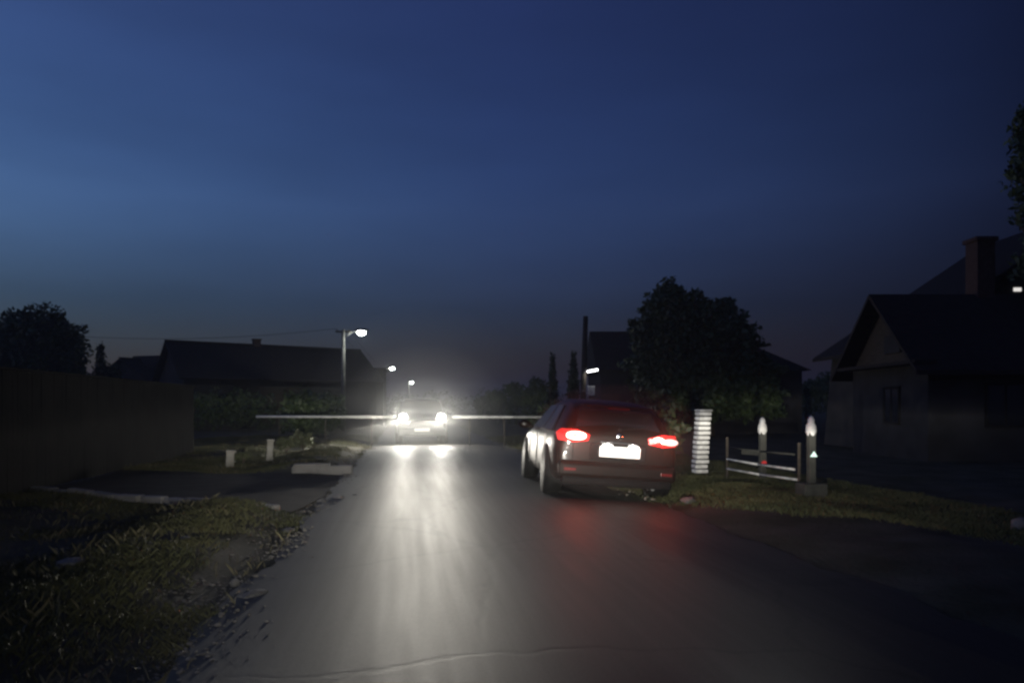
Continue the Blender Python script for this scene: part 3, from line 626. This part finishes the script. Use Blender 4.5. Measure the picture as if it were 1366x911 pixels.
for s in (-1,1):
    bm = B(); bx(bm, (s*.66,-.108,.43),(.16,.012,.04)); obj('reflector', bm, M['red_dull'], bp_, bevel=.004)  # reflectors are no lamps but share the brake lens's trace of glow
# tailgate recess, handle bar with plate lamps, plate
bm = B(); bx(bm, (0,-.005,.70),(.78,.03,.24)); tg = obj('tailgate_recess', bm, M['plastic'], pk, bevel=.015)
bm = B(); bx(bm, (0,-.035,.835),(.52,.05,.035)); obj('tailgate_handle', bm, M['chrome'], tg, bevel=.01)
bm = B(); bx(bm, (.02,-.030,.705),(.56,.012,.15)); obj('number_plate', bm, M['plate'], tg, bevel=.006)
M['plate_lamp'] = emis('plate_lamp_lit',(1,.97,.9),12)
for s in (-1,1):
    bm = B(); bx(bm, (s*.18+.02,-.045,.792),(.13,.03,.014)); obj('plate_lamp', bm, M['plate_lamp'], tg)
for s in (-1,1): lamp('plate_light', (s*.17+.02,-.085,.80), .18, (1,.97,.92), r=.015, parent=pk)
for x_ in (-.62,.62):
    bm = B(); bx(bm, (x_,-.012,.72),(.008,.01,.5)); obj('tailgate_seam', bm, M['plastic'], pk)
bm = B(); tube(bm, (.02,.055,1.03),(.42,.10,1.08),.008,.006,6); bmesh.ops.create_uvsphere(bm,u_segments=8,v_segments=6,radius=.03,matrix=Matrix.Translation((.02,.05,1.03))); obj('rear_wiper', bm, M['plastic'], pk)
bm = B(); tube(bm, (.5,-.06,.22),(.5,.12,.22),.03,.03,12); obj('exhaust', bm, M['steel'], pk)
bm = B(); bmesh.ops.create_uvsphere(bm,u_segments=12,v_segments=6,radius=.05,matrix=Matrix.Translation((0,-.02,.93))@Matrix.Diagonal((1,.3,1,1))); obj('badge', bm, M['chrome'], pk, True)
for s in (-1,1):
    P_ = [(s*.40,-.01,.93),(s*.60,-.03,.995),(s*.80,.04,.99),(s*.845,.14,.93),(s*.82,.06,.83),(s*.62,-.03,.81),(s*.42,-.01,.84)]
    bm = B(); a_ = [bm.verts.new(p) for p in P_]; b_ = [bm.verts.new((p[0],p[1]+.06,p[2])) for p in P_]; c_ = bm.verts.new((s*.62,-.06,.90))
    for i in range(7): bm.faces.new((a_[i],a_[(i+1)%7],c_)); bm.faces.new((a_[i],b_[i],b_[(i+1)%7],a_[(i+1)%7]))
    bm.faces.new(b_); tl = obj('tail_light', bm, M['red_lens'], pk, bevel=.006)
    bm = B()
    if s < 0:
        for k in range(20):
            u = k*math.tau/20; w_ = (k+1)*math.tau/20
            tube(bm, (-.60+.12*math.cos(u),-.072,.905+.038*math.sin(u)), (-.60+.12*math.cos(w_),-.072,.905+.038*math.sin(w_)), .022,.022,6)
        obj('lamp_ring', bm, M['red_core'], tl, True)
    else:
        for k in range(7):
            u = 2.6-k*.42; w_ = u-.42
            tube(bm, (.53+.07*math.cos(u),-.075,.885+.045*math.sin(u)), (.53+.07*math.cos(w_),-.075,.885+.045*math.sin(w_)), .028,.028,6)
        obj('lamp_ring', bm, M['red_core'], tl, True)
        bm = B(); bmesh.ops.create_uvsphere(bm,u_segments=12,v_segments=6,radius=.1,matrix=Matrix.Translation((.71,-.035,.895))@Matrix.Diagonal((1.1,.35,.5,1))); obj('reverse_lens', bm, M['pink_core'], tl, True)
    lamp('tail_glow', (s*.60,-.22,.91), 15 if s < 0 else 9, (1,.10,.03), r=.03, parent=pk)
pk.location = (1.47,10.75,-.05); pk.rotation_euler = (0, R(4.2), math.atan(.10)); pk.scale = (1.06,1,1)
# --- the oncoming car
oc = car('oncoming_car', 'oncoming dark car with blinding round headlights in the middle of the road', 4.3, 1.82, 1.66, M['paint_dark'], suv=True)
Lf = 4.3
for s in (-1,1):
    bm = B(); tube(bm, (s*.655,Lf-.14,.93),(s*.655,Lf+.015,.93),.19,.17,24); hl = obj('headlight', bm, M['chrome'], oc, True)
    bm = B(); bmesh.ops.create_uvsphere(bm,u_segments=16,v_segments=10,radius=.13,matrix=Matrix.Translation((s*.655,Lf+.02,.93))@Matrix.Diagonal((1,.35,1,1))); obj('lens', bm, M['head_lens'], hl, True)
    bm = B(); tube(bm, (s*.62,Lf-.03,.42),(s*.62,Lf+.02,.42),.06,.06,14); obj('fog_light', bm, M['fog_glass'], oc, True)
    lamp('headlight_glow', (s*.655,Lf+.22,.93), 330, (1,.97,.88), 'SPOT', .06, oc, (R(90),0,0), 178, .1)
    low_beam((s*.655,Lf+.17,.90), 9000, (R(90),0,0), oc, wide=24, fall=50, cut=-.035, spill=.004, name='headlight_beam', col=(1,.94,.82))
    low_beam((s*.655,Lf+.17,.90), 2200, (R(90),0,R(-46)), oc, wide=5, fall=4, cut=-.15, spill=.0, name='headlight_flood', col=(1,.955,.86))
bm = B(); bx(bm, (0,Lf-.03,.72),(.86,.06,.24)); gr = obj('grille', bm, M['plastic'], oc, bevel=.02)
bm = B()
for k in range(4): bx(bm, (0,Lf+.005,.64+k*.05),(.8,.02,.012))
obj('grille_bars', bm, M['plastic'], gr)
bm = B(); bx(bm, (0,Lf+.01,.44),(1.66,.14,.26)); bp_ = obj('bumper', bm, M['paint_dark'], oc, bevel=.05)
bm = B(); bx(bm, (0,Lf+.09,.52),(.52,.012,.11)); obj('number_plate', bm, M['plate_front'], bp_, bevel=.004)
bm = B(); solid(bm, [(-.70,3.2,1.10),(.70,3.2,1.10),(.60,2.42,1.58),(-.60,2.42,1.58)], (0,.02,.025)); obj('windscreen', bm, M['glass'], oc)
ocx, ocy = -3.12, 26.0
d = Vector((sa,-ca)); oc.location = (ocx-d.x*Lf, ocy-d.y*Lf, 0); oc.rotation_euler = (0,0,math.atan2(d.y,d.x)-math.pi/2)

# own car's low beams: lamps at the bumper of the car the photo was taken from
for s in (-1,1): low_beam((s*.62,1.45,.62), 11000, (R(88),0,R(-1)), wide=4.6, fall=18.5, cut=.062, spill=.0003)

# ------------------------------------------------------------------ haze
bm = B(); bx(bm, (0,150,12),(1500,1400,28)); hz_ = obj('haze', bm, None); tag(hz_, kind='stuff')
m = bpy.data.materials.new('haze'); m.use_nodes = True; nt = m.node_tree; nt.nodes.clear()
out = nt.nodes.new('ShaderNodeOutputMaterial'); pv = nt.nodes.new('ShaderNodeVolumePrincipled')
pv.inputs['Color'].default_value = (.85,.87,.9,1); pv.inputs['Density'].default_value = .0012; pv.inputs['Anisotropy'].default_value = .35
nt.links.new(pv.outputs[0], out.inputs['Volume']); hz_.data.materials.append(m)
# denser volume shells added to stand in for the glare round the oncoming headlights
for c_, r_, dn in (((-3.05,26.9,1.2),(4.2,4.2,3.7),.0055), ((-3.05,26.2,1.1),(2.9,3.0,2.4),.011), ((-3.05,25.9,1.0),(1.9,2.0,1.4),.015)):
    bm = B(); bmesh.ops.create_uvsphere(bm, u_segments=48, v_segments=24, radius=1, matrix=Matrix.Translation(c_) @ Matrix.Diagonal((*r_, 1)))
    ms = obj('haze', bm, None, smooth=True); tag(ms, kind='stuff')
    m = m.copy(); m.name = 'glare_shell'; m.node_tree.nodes['Principled Volume'].inputs['Density'].default_value = dn
    m.node_tree.nodes['Principled Volume'].inputs['Color'].default_value = (.9,.9,.88,1); ms.data.materials.append(m)
bm = B(); bmesh.ops.create_uvsphere(bm, u_segments=40, v_segments=20, radius=1, matrix=Matrix.Translation((1.42,10.35,.85)) @ Matrix.Diagonal((1.25,.75,.78,1)))
ms = obj('haze', bm, None, smooth=True); tag(ms, kind='stuff')      # vapour added behind the parked car to carry the red tail light halo
m = m.copy(); m.name = 'halo_vapour'; m.node_tree.nodes['Principled Volume'].inputs['Density'].default_value = .03; ms.data.materials.append(m)
# ------------------------------------------------------------------ dusk sky, sun below the horizon at the left
w = bpy.data.worlds.new('World'); sc.world = w; w.use_nodes = True; nt = w.node_tree
bg = nt.nodes['Background']; sky = nt.nodes.new('ShaderNodeTexSky'); sky.sky_type = 'NISHITA'; sky.sun_disc = False
SUN_EL, SUN_AZ = R(1.0), R(-100)
sky.sun_elevation = SUN_EL; sky.sun_rotation = SUN_AZ; sky.ozone_density = 6; sky.air_density = 1.2; sky.dust_density = .3
mx = nt.nodes.new('ShaderNodeMix'); mx.data_type = 'RGBA'; mx.blend_type = 'MULTIPLY'; mx.inputs[0].default_value = 1
tc = nt.nodes.new('ShaderNodeTexCoord'); sp = nt.nodes.new('ShaderNodeSeparateXYZ'); cr = nt.nodes.new('ShaderNodeValToRGB')
nt.links.new(tc.outputs['Generated'], sp.inputs[0]); nt.links.new(sp.outputs[2], cr.inputs['Fac'])
e = cr.color_ramp.elements; e[0].position = 0; e[0].color = (.04,.30,.37,1); e[1].position = .5; e[1].color = (.8,.8,.82,1)
k_ = e.new(.13); k_.color = (.29,.49,.55,1); k_ = e.new(.25); k_.color = (.86,1.0,1.0,1)
cx = nt.nodes.new('ShaderNodeValToRGB'); mr = nt.nodes.new('ShaderNodeMapRange'); mr.inputs[1].default_value = -1; mr.inputs[2].default_value = 1
nt.links.new(sp.outputs[0], mr.inputs[0]); nt.links.new(mr.outputs[0], cx.inputs['Fac'])
e = cx.color_ramp.elements; e[0].position = .2; e[0].color = (1.7,1.8,1.5,1); e[1].position = .8; e[1].color = (.08,.06,.07,1)
k_ = e.new(.5); k_.color = (1,1,1,1)
m2 = nt.nodes.new('ShaderNodeVectorMath'); m2.operation = 'MULTIPLY'; m3 = nt.nodes.new('ShaderNodeVectorMath'); m3.operation = 'MULTIPLY'
nt.links.new(cr.outputs[0], m2.inputs[0]); nt.links.new(cx.outputs[0], m2.inputs[1]); nt.links.new(m2.outputs[0], m3.inputs[0]); m3.inputs[1].default_value = (9.3,2.4,2.05)
nt.links.new(sky.outputs[0], mx.inputs[6]); mp_ = nt.nodes.new('ShaderNodeMapping'); mp_.inputs['Scale'].default_value = (1.2,1.2,5); nz = nt.nodes.new('ShaderNodeTexNoise'); nz.inputs['Scale'].default_value = 2.2; nz.inputs['Detail'].default_value = 7
mz = nt.nodes.new('ShaderNodeMapRange'); mz.inputs[1].default_value = .3; mz.inputs[2].default_value = .7; mz.inputs[3].default_value = .90; mz.inputs[4].default_value = 1.09
m4 = nt.nodes.new('ShaderNodeVectorMath'); m4.operation = 'MULTIPLY'
nt.links.new(tc.outputs['Generated'], mp_.inputs['Vector']); nt.links.new(mp_.outputs[0], nz.inputs['Vector']); nt.links.new(nz.outputs['Fac'], mz.inputs[0])
nt.links.new(m3.outputs[0], m4.inputs[0]); nt.links.new(mz.outputs[0], m4.inputs[1]); nt.links.new(m4.outputs[0], mx.inputs[7]); nt.links.new(mx.outputs[2], bg.inputs['Color'])
bg.inputs['Strength'].default_value = .15
sl = bpy.data.lights.new('sun', 'SUN'); sl.energy = .004; sl.angle = R(20); sl.color = (.7,.8,1)
so = bpy.data.objects.new('sun', sl); C.objects.link(so)
sd_ = Vector((math.sin(SUN_AZ)*math.cos(R(8)), math.cos(SUN_AZ)*math.cos(R(8)), math.sin(R(8)))); so.rotation_euler = sd_.to_track_quat('Z','Y').to_euler()

# ------------------------------------------------------------------ camera and render settings
cam = bpy.data.cameras.new('camera'); co = bpy.data.objects.new('camera', cam); C.objects.link(co); sc.camera = co
co.location = (0,0,CAMZ); co.rotation_euler = (R(90),0,0)
cam.sensor_width = 36; cam.lens = 36*1000/1366; cam.shift_y = 87.5/1366; cam.clip_end = 5000; cam.clip_start = .05
sc.view_settings.view_transform = 'Standard'; sc.view_settings.look = 'None'; sc.view_settings.exposure = 0; sc.view_settings.gamma = 1; sc.view_settings.use_curve_mapping = False
cy = sc.cycles; cy.use_denoising = True; cy.volume_bounces = 1; cy.max_bounces = 6; cy.filter_width = 2.6
try: cy.denoiser = 'OPENIMAGEDENOISE'
except Exception: pass
